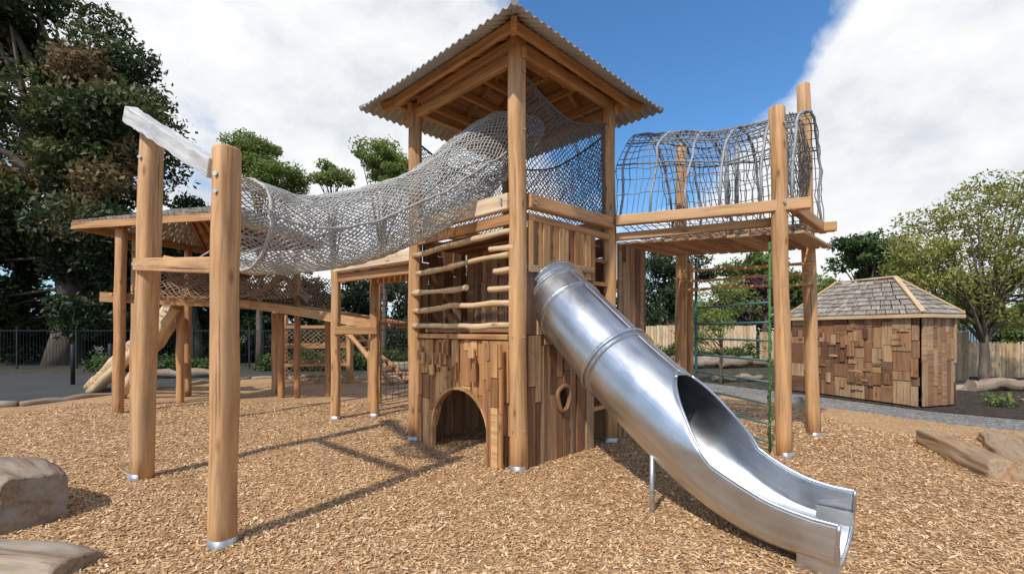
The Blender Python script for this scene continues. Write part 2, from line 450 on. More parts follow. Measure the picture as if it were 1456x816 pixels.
kn=[orr+axr*(.62+(.105+.02*math.sin(3*a))*math.cos(a))+nR*.05+V(0,0,.72+(.155+.02*math.sin(2*a+1))*math.sin(a)) for a in np.linspace(0,2*math.pi,26)]
mb.tube(kn,.026,8,.35,0,False,wob=.3)
for z in(.5,.95,1.3,1.62,2.1,2.4):
    mb.beam(orr+axr*1.2+V(0,0,z),orr+axr*1.62+V(0,0,z+random.uniform(-.03,.03)),.04,.05,None,1)
patch_panel(mb,P2+eR*.1,eR,LR-.2,.0,2.75,.025,None,.1,.16,.6,1.9,.03,0)
patch_panel(mb,P3+eL*.1,eL,LL-.2,.0,2.75,.025,None,.1,.16,.6,1.9,.03,0)
patch_panel(mb,P2+eR*.75-eL*.25,axl,.8,1.5,2.6,.03,None,.08,.14,.6,1.1,.03,0)
wo=V(1.45,6.33,0); wd=V(1.98,6.86,0)-wo
patch_panel(mb,wo,wd.normalized(),wd.length,.0,2.72,.03,None,.09,.14,.9,2.7,.02,0)
mb.build('wall_boards',[M_CED,M_ORG],tower,bevel=.004)
mb=MB()
def deck(mb,o,e1,L1,e2,L2,z,th=.04,w=.12,t=None,mat=0):
    k=int(L2/w)
    for i in range(k):
        c=o+e1*L1/2+e2*(i+.5)*L2/k+V(0,0,z)
        mb.boxax(c,L1,L2/k-.008,th,e1,e2,Z,t,mat)
deck(mb,P1+eL*.1+eR*.1,eL,LL-.2,eR,LR-.2,1.5)
deck(mb,P1+eL*.1+eR*.1,eL,LL-.2,eR,LR-.2,2.62)
mb.build('decks',[M_CED],tower)
mb=MB()
for i,(z0,z1,s0,s1) in enumerate(((2.50,2.56,.03,.98),(2.24,2.30,.08,.96),(2.00,2.00,.03,.60),(1.77,1.80,.03,.99),(1.55,1.56,.03,.97),(2.40,2.38,.80,1.0),(2.14,2.14,.84,.98),(1.96,1.94,.80,.99))):
    a=P2.lerp(P1,s0)+nL*.06+V(0,0,z0); b=P2.lerp(P1,s1)+nL*.06+V(0,0,z1)
    branch(mb,a,b,.033,i*3.7,0,.4+.5*random.random(),.03)
mb.build('branch_rungs',[M_PALE],tower)
mb=MB()
def Sface(a,b,z0,z1f,sag=.05):
    def S(u,v):
        p=a.lerp(b,u); zt=z1f(u); p=p+V(0,0,z0+(zt-z0)*v); n=(b-a).cross(Z).normalized()
        return p+n*(sag*math.sin(math.pi*u)*math.sin(math.pi*v))
    return S
for a,b,zt in((P1+eR*.1,P3-eR*.1,4.0),(P3+eL*.1,P4-eL*.1,3.9),(P2+eR*.1,P4-eR*.1,3.8)):
    S=Sface(a,b,2.97,lambda u:zt+.22*abs(2*u-1)**1.5)
    net_patch(mb,S,26,16,.0055,0,jit=.03,diag=True)
    mb.tube([S(i/16,1) for i in range(17)],.014,6,.5,0)
    mb.tube([S(i/16,0) for i in range(17)],.012,6,.5,0)
mb.build('safety_nets',[M_ROPED],tower)

# ================================================================== NET BRIDGE (left)
nb=parent('rope_net_bridge')
mb=MB()
A0=V(-1.99,3.145,0); B0=V(-3.72,4.58,0)
post(mb,A0.x,A0.y,-.1,2.74,.091,-1.965,3.145,.75,sq=3.2,shoe=1,rot=math.radians(-28))
post(mb,B0.x,B0.y,-.1,3.54,.108,-3.60,4.58,.9,sq=3.2,shoe=1,rot=math.radians(-28))
mb.bolt((-1.985,3.06,2.55),(.1,-1,0),1,.016); mb.bolt((-1.985,3.06,2.43),(.1,-1,0),1,.014); mb.bolt((-3.65,4.48,3.2),(.3,-1,0),1,.016); mb.bolt((-3.7,4.47,2.15),(.3,-1,0),1,.016)
mb.build('posts',[M_HON,M_SHOE],nb)
mb=MB()
mb.beam(V(-3.70,4.50,2.15),V(-2.03,3.23,1.96),.06,.12,.8,0)
mb.build('cross_rail',[M_HON],nb,bevel=.01)
mb=MB()
pa=V(-3.86,4.62,3.68); pb=V(-2.03,3.14,2.60)
k=16; vs=[];gs=[]
for i in range(k+1):
    t=i/k; p=pa.lerp(pb,t); d=(pb-pa).normalized(); sd=d.cross(Z).normalized(); up=sd.cross(d)
    hh=.085-.02*t
    for a,b in((-.05,-1),(.05,-1),(.055,.9),(-.055,1)):
        q=p+sd*a+up*hh*b+Vector(mnoise.noise_vector(p*9+V(a*30,b*3,0)))*.018; vs.append(q); gs.append(V(t*2.4,a,b*hh))
mb.add(vs,[(0,1,2,3),tuple(4*k+j for j in(3,2,1,0))]+[(i*4+j,(i+1)*4+j,(i+1)*4+(j+1)%4,i*4+(j+1)%4) for i in range(k) for j in range(4)],gs,.5,0)
mb.build('driftwood_beam',[M_SILV],nb,bevel=.01)
path=[V(-2.22,3.80,2.38),V(-2.0,4.15,2.39),V(-1.7,4.55,2.50),V(-1.40,4.92,2.70),V(-1.0,5.25,3.00),V(-.65,5.55,3.36),V(-.3,5.85,3.74),V(.1,6.15,4.00)]
hr=[.37,.37,.38,.41,.45,.50,.48,.30]; wr=[.40,.38,.38,.42,.46,.56,.6,.5]
def cr(P,u):
    n=len(P)-1; x=min(max(u,0),1)*n; i=min(int(x),n-1); f=x-i
    g=lambda k:P[min(max(k,0),n)]
    a,b,c,d=g(i-1),g(i),g(i+1),g(i+2)
    return .5*((2*b)+(c-a)*f+(2*a-5*b+4*c-d)*f*f+(3*b-a-3*c+d)*f**3)
def Sb(u,v):
    c=cr(path,u); d=(cr(path,min(1,u+.02))-cr(path,max(0,u-.02))).normalized()
    side=d.cross(Z).normalized(); up=Z
    th=2*math.pi*v; h=cr(hr,u); w=cr(wr,u)
    p=c+side*(w*math.cos(th))+up*(h*math.sin(th))
    return p+Vector(mnoise.noise_vector(p*1.6))*.05+Vector(mnoise.noise_vector(p*9))*.02
mb=MB()
net_tube(mb,Sb,56,96,.0058,turns=.85)
for v in(.19,.31,.5,0.0): mb.tube([Sb(i/60,v) for i in range(61)],.012,6,.5,0)
mb.tube([Sb(0,i/40) for i in range(41)],.014,6,.5,0)
for v,tg in((.02,V(-1.98,3.2,2.35)),(.1,V(-1.98,3.2,2.55)),(.9,V(-1.98,3.2,2.1)),(.2,V(-2.5,3.55,2.86)),(.3,V(-2.9,3.85,3.08)),(.55,V(-2.9,3.9,2.08)),(.72,V(-2.6,3.66,2.05))):
    mb.tube([Sb(0,v),Sb(0,v).lerp(tg,.5)-V(0,0,.05),tg],.007,5,.5,0)
mb.build('net',[M_ROPE],nb)

# ================================================================== TUNNEL BRIDGE (right)
tb=parent('rope_tunnel_bridge')
mb=MB()
post(mb,3.20,5.36,-.1,4.10,.09,3.11,5.36,.75,sq=3,shoe=1,rot=.4)
post(mb,4.24,6.41,-.1,4.93,.095,4.08,6.41,.85,sq=2.2,shoe=1)
post(mb,2.70,7.3,-.1,4.45,.09,None,None,.5,shoe=1)
post(mb,2.95,7.6,-.1,2.6,.06,None,None,.3,shoe=1)
mb.bolt((3.14,5.26,2.98),(0,-1,0),1); mb.bolt((3.14,5.27,3.9),(0,-1,0),1); mb.bolt((4.12,6.31,3.9),(-.2,-1,0),1)
mb.build('posts',[M_HON,M_SHOE],tb)
a0=V(1.36,5.98,0);a1=V(3.42,5.24,0); f=V(1.04,1.05,0)
mb=MB()
mb.beam(a0+V(0,0,2.93),a1+V(0,0,2.96),.11,.13,.9,0)
mb.beam(a0+V(.02,.1,2.74),V(3.2,5.46,2.80),.07,.10,.3,0)
mb.beam(a0+f+V(0,0,2.93),a1+f+V(0,0,2.93),.11,.13,.4,0)
mb.beam(V(3.22,5.27,2.95),V(4.4,6.46,2.93),.09,.13,.6,0)
mb.beam(V(3.18,5.47,2.72),V(4.2,6.5,2.72),.07,.11,.6,0)
mb.build('beams',[M_HON],tb,bevel=.012)
mb=MB()
ab=(a1-a0)
for i in range(15):
    t=.03+i*.066; p=a0+ab*t
    mb.beam(p+V(.02,.05,2.65),p+f+V(0,0,2.65),.1,.03,None,0)
mb.build('deck_slats',[M_CED],tb)
def St(u,v,R=1.0):
    base=a0.lerp(a1,.0+u*.93)+f*.5; th=math.pi*v
    hw=f.normalized()*(f.length*.5)
    p=base-hw*math.cos(th)*R+V(0,0,2.98+ (1.24+.06*math.cos(u*6))*R*math.sin(th)**.75)
    return p+Vector(mnoise.noise_vector(p*2))*.05+Vector(mnoise.noise_vector(p*7))*.015
mb=MB()
net_patch(mb,St,28,24,.0062,0,jit=.03)
net_patch(mb,lambda u,v:(a0.lerp(a1,u*.93)+f*v+V(0,0,2.95-.16*math.sin(math.pi*v))),22,12,.0055,0,jit=.03)
for v in(.0,.14,.27,.4,.5,.62,.76,1.0):
    mb.tube([St(i/30,v) for i in range(31)],.012,6,.5,0)
net_patch(mb,lambda u,v:(V(3.2,5.42,0)+V(.95,.95,0)*u+V(0,0,3.02+v*(1.0+.25*math.sin(math.pi*u)))),12,12,.0055,0,jit=.03,diag=True)
mb.build('net',[M_ROPEM],tb)
mb=MB()
for u in(.03,.22,.42,.62,.82,.99):
    mb.tube([St(u,i/24)+Vector(mnoise.noise_vector(St(u,i/24)*3))*.03 for i in range(25)],.017,8,.5,0)
for u in (.5,.56,.85): mb.tube([St(u,.55)+V(0,0,-1.1),St(u,.55)],.028,8,.5,0)
mb.build('hoops',[M_HOOP],tb)
ld=parent('climbing_ladder')
mb=MB()
la=V(2.80,6.95,0); lb=V(3.10,5.50,0)
for i,z in enumerate((.16,.38,.62,.88,1.14,1.38,1.6,1.84)):
    mb.tube([la+V(0,0,z),lb+V(0,0,z)],.015,8,.5,0)
mb.tube([la+V(0,0,-.1),la+V(0,0,2.6)],.022,8,.5,0)
mb.tube([lb+V(0,0,-.1),lb+V(0,0,2.6)],.014,8,.5,1)
for i in range(34):
    z=.1+i*.073; a=i*1.1
    mb.tube([lb+V(.02*math.cos(a),.02*math.sin(a),z),lb+V(.02*math.cos(a+1.1),.02*math.sin(a+1.1),z+.073)],.010,6,.5,1)
for z in(2.12,2.25,2.4):
    branch(mb,V(2.6,7.0,z),V(4.15,6.3,z+.03),.022,z*9,2,.6,.03)
mb.build('rungs',[M_TEAL,M_GREEN,M_HON],ld)

# ================================================================== SLIDE
sl=parent('tube_slide')
SP=[V(.25,5.55,2.10),V(.47,5.27,1.93),V(.74,4.83,1.56),V(1.02,4.4,1.18),V(1.29,3.97,.85),V(1.60,3.5,.54),V(1.88,3.18,.38),V(2.15,2.93,.35)]
R=.365
def ring(u,A,rr=R,n=44,flat=0):
    c=cr(SP,u); d=(cr(SP,min(1,u+.01))-cr(SP,max(0,u-.01))).normalized()
    side=d.cross(Z).normalized(); up=side.cross(d)
    out=[]
    for i in range(n+1):
        ph=-A+2*A*i/n
        x=rr*math.sin(ph); y=-rr*math.cos(ph)
        if flat:
            y=y*(1-.14*flat); x=math.copysign(min(abs(x)*(1+.35*flat),rr*(1+.06*flat)),x)
        out.append(c+side*x+up*y)
    return out
mb=MB(); NU=150; vs=[];gs=[];n=44; rimL=[];rimR=[]
u0,u1=.575,.74
for j in range(NU+1):
    u=j/NU
    if u<u0: A=math.pi*.9999
    else:
        t=min(1,(u-u0)/(u1-u0)); A=math.pi-(math.pi-math.radians(102))*t**.6
        if u>u1: A=math.radians(102)-math.radians(8)*min(1,(u-u1)/.2)
    fl=min(1,max(0,(u-.66)/.3))
    r=ring(u,A,R,n,fl); vs+=r; gs+=[V(u*3.4,R*(-A+2*A*i/n),0) for i in range(n+1)]
    if u>=u0: rimL.append(r[0]); rimR.append(r[-1])
fs=[(j*(n+1)+i,j*(n+1)+i+1,(j+1)*(n+1)+i+1,(j+1)*(n+1)+i) for j in range(NU) for i in range(n)]
mb.add(vs,fs,gs,.5,0,True)
o=mb.build('chute',[M_STEEL],sl); so=o.modifiers.new('s','SOLIDIFY'); so.thickness=.008; so.offset=0
mb=MB()
mb.tube(rimL[1:],.012,8,.5,0); mb.tube(rimR[1:],.012,8,.5,0); mb.tube(rimL[:2][::-1]+rimR[:2],.012,8,.5,0)
lip=ring(1.0,math.radians(94),R,30,1); mb.tube(lip,.012,8,.5,0)
def flange(u,dr,w):
    k=48
    c=cr(SP,u); d=(cr(SP,u+.01)-cr(SP,u-.01)).normalized(); side=d.cross(Z).normalized(); up=side.cross(d)
    vs=[];gs=[]
    prof=[(-w,R-.01),(-w,R+dr),(-w*.3,R+dr),(0,R+dr*.8),(w*.3,R+dr),(w,R+dr),(w,R-.01)]
    for i in range(k):
        a=2*math.pi*i/k
        for x,r in prof:
            vs.append(c+d*x+side*(r*math.cos(a))+up*(r*math.sin(a))); gs.append(V(a,x*3,r))
    m=len(prof)
    mb.add(vs,[(i*m+j,((i+1)%k)*m+j,((i+1)%k)*m+j+1,i*m+j+1) for i in range(k) for j in range(m-1)],gs,.5,0,False)
flange(.15,.045,.02); flange(.175,.02,.018); flange(.235,.014,.03); flange(.422,.03,.02); flange(.437,.03,.008)
e=cr(SP,1); d=(cr(SP,1)-cr(SP,.97)); d.z=0; d.normalize(); sd=d.cross(Z)
mb.beam(e-d*.015-sd*.33+V(0,0,-.335),e-d*.015+sd*.33+V(0,0,-.335),.012,.10,.5,0)
for k in(-1,1):
    mb.beam(e-d*.22+sd*k*.345+V(0,0,-.24),e+sd*k*.345+V(0,0,-.24),.01,.24,.5,0)
mb.build('rims_and_flanges',[M_STEEL],sl)
mb=MB()
mb.tube([V(1.14,3.72,-.1),V(1.14,3.72,.52)],.02,10,.5,0)
mb.tube([V(1.14,3.72,.50),V(1.3,3.86,.50)],.018,8,.5,0)
mb.build('leg',[M_SHOE],sl)

# ================================================================== SMALL PLATFORM (left of tower)
sp=parent('timber_platform')
mb=MB()
post(mb,-2.93,7.6,-.1,2.66,.08,None,None,.7,shoe=1)
post(mb,-2.36,7.85,-.1,2.45,.08,None,None,.5,shoe=1)
post(mb,-1.95,8.9,-.1,2.45,.065,None,None,.3,shoe=1)
post(mb,-2.6,8.9,-.1,2.45,.065,None,None,.3,shoe=1)
mb.build('posts',[M_HON,M_SHOE],sp)
mb=MB()
mb.beam(V(-2.9,7.5,2.53),V(-1.38,6.28,2.53),.08,.15,.95,1)
mb.beam(V(-2.9,7.62,2.36),V(-1.35,6.4,2.36),.08,.12,.2,0)
mb.beam(V(-2.93,7.52,1.5),V(-2.3,7.78,1.5),.05,.13,.8,0)
mb.beam(V(-2.36,7.85,2.36),V(-.9,6.9,2.36),.08,.12,.2,0)
mb.build('beams',[M_HON,M_PALE],sp,bevel=.01)
mb=MB()
dd=(V(-1.35,6.3,0)-V(-2.9,7.55,0))
for i in range(15):
    p=V(-2.9,7.55,2.44)+dd*(i+.5)/15; mb.beam(p,p+V(.75,1.0,0),.12,.03,None,0)
mb.build('deck',[M_ORG],sp)
mb=MB()
net_patch(mb,lambda u,v:V(-2.3,7.95,.25)+V(.75,1.0,0)*u+V(0,0,2.1*v),9,20,.006,0,jit=.03)
mb.build('climbing_net',[M_ROPED],sp)

# ================================================================== FAR WALKWAY + SHELTER
wk=parent('raised_walkway')
ed=[V(-7.3,8.1,2.1),V(-6.4,8.6,2.06),V(-5.5,9.2,2.04),V(-4.35,9.4,1.88),V(-2.6,8.7,1.6)]
mb=MB()
cp=[cr(ed,i/24) for i in range(25)]
for i in range(24):
    mb.beam(cp[i],cp[i+1]+(cp[i+1]-cp[i])*.02,.05,.17,.8,0)
    q=V(.35,1.25,0)
    mb.beam((cp[i]+cp[i+1])/2+V(0,.05,.05),(cp[i]+cp[i+1])/2+q+V(0,0,.05),.26,.03,None,1)
    mb.beam(cp[i]+q,cp[i+1]+q,.05,.15,.3,0)
for x,y,z in((-6.75,9.3,2.0),(-5.05,10.0,1.95),(-6.1,10.1,2.0),(-5.5,10.6,1.9),(-4.1,10.2,1.8),(-2.9,9.4,1.6)):
    post(mb,x,y,-.1,z,.07,None,None,None)
for x,y in((-7.0,8.12),(-7.35,8.9)):
    post(mb,x,y,-.1,3.35,.085,x+.06,y,.5)
for h in(.45,.85):
    mb.tube([p+V(.35,1.25,h) for p in cp[:16]],.03,6,.4,0)
branch(mb,V(-6.0,7.9,2.75),V(-3.9,8.6,2.7),.045,5,0,.5,.1)
branch(mb,V(-6.9,8.3,2.9),V(-4.4,8.6,2.55),.04,8,0,.5,.1)
branch(mb,V(-5.6,9.6,2.1),V(-4.6,9.9,2.95),.05,12,0,.5,.1)
branch(mb,V(-6.5,9.4,2.1),V(-5.7,9.9,2.9),.05,14,0,.5,.1)
mb.build('frame',[M_HON,M_ORG],wk)
mb=MB()
net_patch(mb,lambda u,v:cr(ed,u*.75)+V(.3,1.2,.08+.8*v-.15*v*math.sin(u*9)),46,9,.010,0,jit=.06,diag=True)
net_patch(mb,lambda u,v:V(-6.9,8.2,2.12)+V(2.6,.9,0)*u+V(0,.5*v,.75*v-.3*v*math.sin(math.pi*u)),30,9,.010,0,jit=.08,diag=True)
for cx,cy in((-6.2,9.3),(-5.0,9.8)):
    net_patch(mb,lambda u,v:V(cx-.55+1.1*u,cy+.3*v,2.12)+V(0,0,.62*(1-abs(2*u-1))*(1-.3*v)+.1*v),16,8,.014,0,jit=.08,diag=True)
mb.build('rope_sides',[M_ROPEB],wk)
sh=parent('shelter_roof')
mb=MB()
rc=V(-6.0,9.1,0); ux=V(.97,-.22,0).normalized(); uy=V(.22,.97,0).normalized(); hw,hd=1.55,1.35
ez=3.42
cor=[rc-ux*hw-uy*hd,rc+ux*hw-uy*hd,rc+ux*hw+uy*hd,rc-ux*hw+uy*hd]
r0=rc-ux*.6+V(0,0,3.95); r1=rc+ux*.6+V(0,0,3.95)
c4=[c+V(0,0,ez) for c in cor]
def rect_lerp(a,b,c,d,u,v): return (a.lerp(b,u)).lerp(d.lerp(c,u),v)
def shingle(mb,a,b,c,d,rows,th=.02,w=.16,mat=0):
    n=(b-a).cross(d-a).normalized()
    for r in range(rows):
        v0=r/rows; v1=(r+1.25)/rows
        L=(a.lerp(d,v0)-b.lerp(c,v0)).length; k=max(1,int(L/w))
        us=[0]+sorted([(i+random.uniform(-.25,.25))/k for i in range(1,k)])+[1]
        for i in range(k):
            g=.01/max(L,.1); dv=random.uniform(-.15,.12)/rows if r else 0
            q=[rect_lerp(a,b,c,d,us[i]+g,v0+dv),rect_lerp(a,b,c,d,us[i+1]-g,v0+dv),rect_lerp(a,b,c,d,us[i+1]-g,min(1,v1)),rect_lerp(a,b,c,d,us[i]+g,min(1,v1))]
            lo=[q[0]+n*.012,q[1]+n*.012,q[2],q[3]]; e_=random.uniform(0,.012); hi=[q[0]+n*(.012+th+e_),q[1]+n*(.012+th+e_),q[2]+n*.006,q[3]+n*.006]
            t=random.random(); of=V(random.random()*30,random.random()*30,0)
            mb.add(lo+hi,[(3,2,1,0),(4,5,6,7),(0,1,5,4),(1,2,6,5),(2,3,7,6),(3,0,4,7)],[of+V(0,0,0),of+V(0,w,0),of+V(.3,w,0),of+V(.3,0,0)]*2,t,mat)
shingle(mb,c4[0],c4[1],r1,r0,7); shingle(mb,c4[1],c4[2],r1,r1,7); shingle(mb,c4[2],c4[3],r0,r1,7); shingle(mb,c4[3],c4[0],r0,r0,7)
mb.build('shingles',[M_GREY],sh)
mb=MB()
for a,b in((0,1),(1,2),(2,3),(3,0)): mb.beam(c4[a]+V(0,0,-.06),c4[b]+V(0,0,-.06),.05,.12,.6,0)
for i in range(11):
    u=i/10
    mb.beam(c4[0].lerp(c4[1],u)+V(0,0,-.03),r0.lerp(r1,u)+V(0,0,-.03),.05,.08,None,0)
    mb.beam(c4[3].lerp(c4[2],u)+V(0,0,-.03),r0.lerp(r1,u)+V(0,0,-.03),.05,.08,None,0)
for q in((c4[0],c4[1],r1,r0),(c4[3],c4[2],r1,r0)):
    for i in range(12):
        v=i/12; v2=(i+.93)/12
        a,b,c,d=[rect_lerp(q[0],q[1],q[2],q[3],u,w)+V(0,0,-.005) for u,w in((0,v),(1,v),(1,v2),(0,v2))]
        of=V(random.random()*30,random.random()*30,0)
        mb.add([a,b,c,d],[(0,1,2,3)],[of,of+V(3,0,0),of+V(3,.12,0),of+V(0,.12,0)],random.random(),0)
for (x,y) in((-4.7,7.75),(-4.7,10.0),(-7.3,10.3)): post(mb,x,y,-.1,3.4,.065,None,None,.4)
mb.build('frame',[M_ORG],sh)
lr=parent('timber_ramp')
mb=MB()
for k,(a,b) in enumerate(((V(-11.0,11.9,.0),V(-7.8,10.4,2.0)),(V(-10.3,11.2,0),V(-7.2,9.9,1.9)))):
    branch(mb,a,b,.13,k*5+1,0,.5,.06)
for i in range(20):
    p=V(-11.0,11.9,.12).lerp(V(-7.8,10.4,2.12),i/20); q=V(-10.3,11.2,.12).lerp(V(-7.2,9.9,2.02),i/20)
    mb.beam(p,q,.14,.05,None,0)
branch(mb,V(-9.3,10.9,0),V(-7.0,9.4,1.6),.11,31,0,.6,.05)
branch(mb,V(-8.6,10.0,0),V(-6.6,9.0,1.95),.10,37,0,.6,.05)
mb.build('logs',[M_PALE],lr)
# small climbing frame further back
cf_=parent('climbing_frame')
mb=MB()
cfp=[V(-6.4,12.4,0),V(-4.6,12.9,0),V(-5.0,14.2,0),V(-6.8,13.7,0)]
for i,p in enumerate(cfp): post(mb,p.x,p.y,-.1,1.75+.2*(i%2),.075,None,None,None)
for z in(.55,1.05,1.6):
    for i in range(4): mb.beam(cfp[i]+V(0,0,z+.01*i),cfp[(i+1)%4]+V(0,0,z+.01*i),.06,.08,None,0)
for i in range(9):
    a=cfp[0].lerp(cfp[1],i/8)+V(0,0,1.1); b=cfp[3].lerp(cfp[2],i/8)+V(0,0,1.1); mb.beam(a,b,.16,.03,None,0)
branch(mb,V(-3.2,12.3,.05),V(-4.7,12.9,1.5),.08,3,0,None,.05); branch(mb,V(-2.9,12.9,.05),V(-4.7,13.5,1.5),.08,4,0,None,.05)
for i in range(8):
    t=i/8; mb.beam(V(-3.2,12.3,.12).lerp(V(-4.7,12.9,1.57),t),V(-2.9,12.9,.12).lerp(V(-4.7,13.5,1.57),t),.1,.04,None,0)
mb.build('timbers',[M_HON],cf_)
mb=MB()
for i in(0,1,3):
    a=cfp[i];b=cfp[(i+1)%4]
    net_patch(mb,lambda u,v:a.lerp(b,u)+V(0,0,.1+1.45*v),14,12,.008,0,jit=.04,diag=True)
mb.build('nets',[M_ROPEB],cf_)

# ================================================================== HUT
hut=parent('wooden_hut')
H0=V(7.92,8.86,0); H1=V(7.02,11.4,0); hl=(H0-H1).normalized(); hlL=(H0-H1).length
hn=hl.cross(Z)
if hn.dot(V(-1,-.5,0))<0: hn=-hn
hb=-hn; hbL=1.0
mb=MB()
ax=hl if hl.cross(Z).dot(hn)>0 else -hl
og=H1 if ax.dot(hl)>0 else H0
HZ=1.84
patch_panel(mb,og,ax,hlL,.03,HZ,.04,None,.12,.34,.15,.5,.06,0)
for i in range(30):
    s=random.uniform(.1,hlL-.3); z=random.uniform(.2,1.6)
    mb.prism([(s,z),(s+random.uniform(.1,.3),z),(s+.16,z+.05),(s,z+.05)] if random.random()<.4 else [(s,z),(s+.10,z),(s+.10,z+.22),(s,z+.22)],og,ax,Z,.03,None,0,True,.07)
patch_panel(mb,H0,hb,hbL,.03,HZ,.04,None,.10,.2,.3,1.3,.04,0)
patch_panel(mb,H0+hb*hbL,-hl,hlL,.03,HZ,.04,None,.15,.3,.3,1.3,.04,0)
patch_panel(mb,H1+hb*hbL,-hb,hbL,.03,HZ,.04,None,.15,.3,.3,1.3,.04,0)
mb.build('walls',[M_CED],hut,bevel=.005)
mb=MB()
ov=.13
q0=H1-hl*ov+hn*ov*1.2; q1=H0+hl*ov+hn*ov*1.2; q2=H0+hl*ov+hb*(hbL+ov); q3=H1-hl*ov+hb*(hbL+ov)
q=[p+V(0,0,HZ-.02) for p in(q0,q1,q2,q3)]
mid=(q0+q1+q2+q3)/4; ra=mid-hl*.62+V(0,0,2.60); rb=mid+hl*.62+V(0,0,2.60)
shingle(mb,q[0],q[1],rb,ra,8,.018,.2); shingle(mb,q[1],q[2],rb,rb,8,.018,.2); shingle(mb,q[2],q[3],ra,rb,8,.018,.2); shingle(mb,q[3],q[0],ra,ra,8,.018,.2)
mb.build('roof_shingles',[M_GREY],hut)
mb=MB()
for a,b in((q[0],ra),(q[1],rb),(q[2],rb),(q[3],ra),(ra,rb)): mb.beam(a+V(0,0,.04),b+V(0,0,.05),.08,.035,.5,0)
for i in range(4): mb.beam(q[i]+V(0,0,-.035),q[(i+1)%4]+V(0,0,-.035),.04,.07,.5,0)
mb.add([q[0]+V(0,0,-.01),q[1]+V(0,0,-.01),q[2]+V(0,0,-.01),q[3]+V(0,0,-.01)],[(0,1,2,3)],[q[0],q[1],q[2],q[3]],.3,0)
mb.build('roof_trim',[M_PALE],hut,bevel=.004)

# ================================================================== LOGS, ROCKS
def log_obj(name,a,b,r,mat,sq=0,t=None,seed=1,n=64,wob=.35,flat=1.0):
    mb=MB(); a=Vector(a);b=Vector(b); k=60; pts=[];rr=[]
    for i in range(k+1):
        p=a.lerp(b,i/k); pts.append(p+Vector(mnoise.noise_vector(p*1.5+V(seed,0,0)))*.04); e=min(i,k-i)
        rr.append(r*(1-.10*math.exp(-e*.9))*(1+.1*mnoise.noise(p*3+V(0,seed,0))))
    mb.tube(pts,rr,n,t,0,True,sq,wob=wob)
    d=(b-a).normalized()
    for i,(v,g) in enumerate(zip(mb.V,mb.G)):
        v=Vector(v); ax_=(v-a).dot(d); c=a+d*ax_; rad=(v-c)
        if rad.length>1e-4:
            gn=mnoise.noise(V(g[0]*1.0,g[1]*22,g[2]*22))+.5*mnoise.noise(V(g[0]*2.5,g[1]*60,g[2]*60)); v=v+rad.normalized()*gn*.022
        v.z=a.z+(v.z-a.z)*flat
        mb.V[i]=tuple(v)
    return mb.build(name,[mat],None)
log_obj('weathered_log',(-4.6,3.95,.20),(-3.58,3.42,.20),.23,M_LOG,3.5,.3,2,wob=.2)
log_obj('weathered_log',(-3.7,2.90,-.04),(-2.66,2.80,-.06),.19,M_LOG,3.5,.8,9,wob=.2)
log_obj('timber_sleeper',(5.32,5.85,.10),(4.80,4.42,.10),.14,M_SLP,5,.7,5,wob=.1)
log_obj('timber_sleeper',(6.5,6.1,.05),(5.15,4.40,.05),.22,M_SLP,5,.9,7,wob=.15,flat=.45)
pe=[V(-12.5,7.6,.05),V(-9.6,8.9,.05),V(-9.0,11.0,.05),V(-8.0,14.0,.05),V(-3.5,15.3,.05),V(0,14.6,.05),V(3,13.2,.05)]
mb=MB()
for i in range(6):
    branch(mb,pe[i],pe[i+1],.075,i*7+2,0,None,.1)
mb.build('edging_logs',[M_LOG])
mb=MB()
for (x,y,z,L,r) in((8.2,19,.3,3.2,.18),(9.5,18.5,.22,2.6,.16),(7.6,18.2,.2,2.4,.17),(6.6,13.4,.12,1.6,.10),(-10.5,14.5,.15,2.2,.15),(-3,16.2,.2,3,.2),(-1.2,15.8,.2,2.4,.18),(12.4,11.4,.14,2.0,.15),(13.4,10.8,.16,2.2,.17)):
    a=random.uniform(-.4,.4); branch(mb,V(x-L/2*math.cos(a),y-L/2*math.sin(a),z),V(x+L/2*math.cos(a),y+L/2*math.sin(a),z),r,x,0,None,.1)
mb.build('garden_logs',[M_LOG])
def rock(name,c,r,seed,mat):
    bpy.ops.mesh.primitive_ico_sphere_add(subdivisions=4,radius=1,location=(0,0,0)); o=bpy.context.object; o.name=name
    for v in o.data.vertices:
        d=v.co.normalized(); k=1+.35*mnoise.noise(d*1.3+V(seed,0,0))+.12*mnoise.noise(d*4+V(0,seed,0))
        v.co=V(d.x*r[0],d.y*r[1],d.z*r[2])*k
    for p in o.data.polygons: p.use_smooth=True
    o.location=c; o.data.materials.append(mat); return o
M_ROCK=plain('sandstone',(.33,.26,.19),.85,0,4,.35,.6,.03)
for i,(x,y,s) in enumerate(((12.9,12.0,.35),(14.4,11.8,.38),(11.3,11.6,.18),(10.9,9.6,.12),(9.9,8.2,.08))):
    rock('garden_rock',(x,y,s*.25),(s*1.3,s,s*.5),i*3.3,M_ROCK)

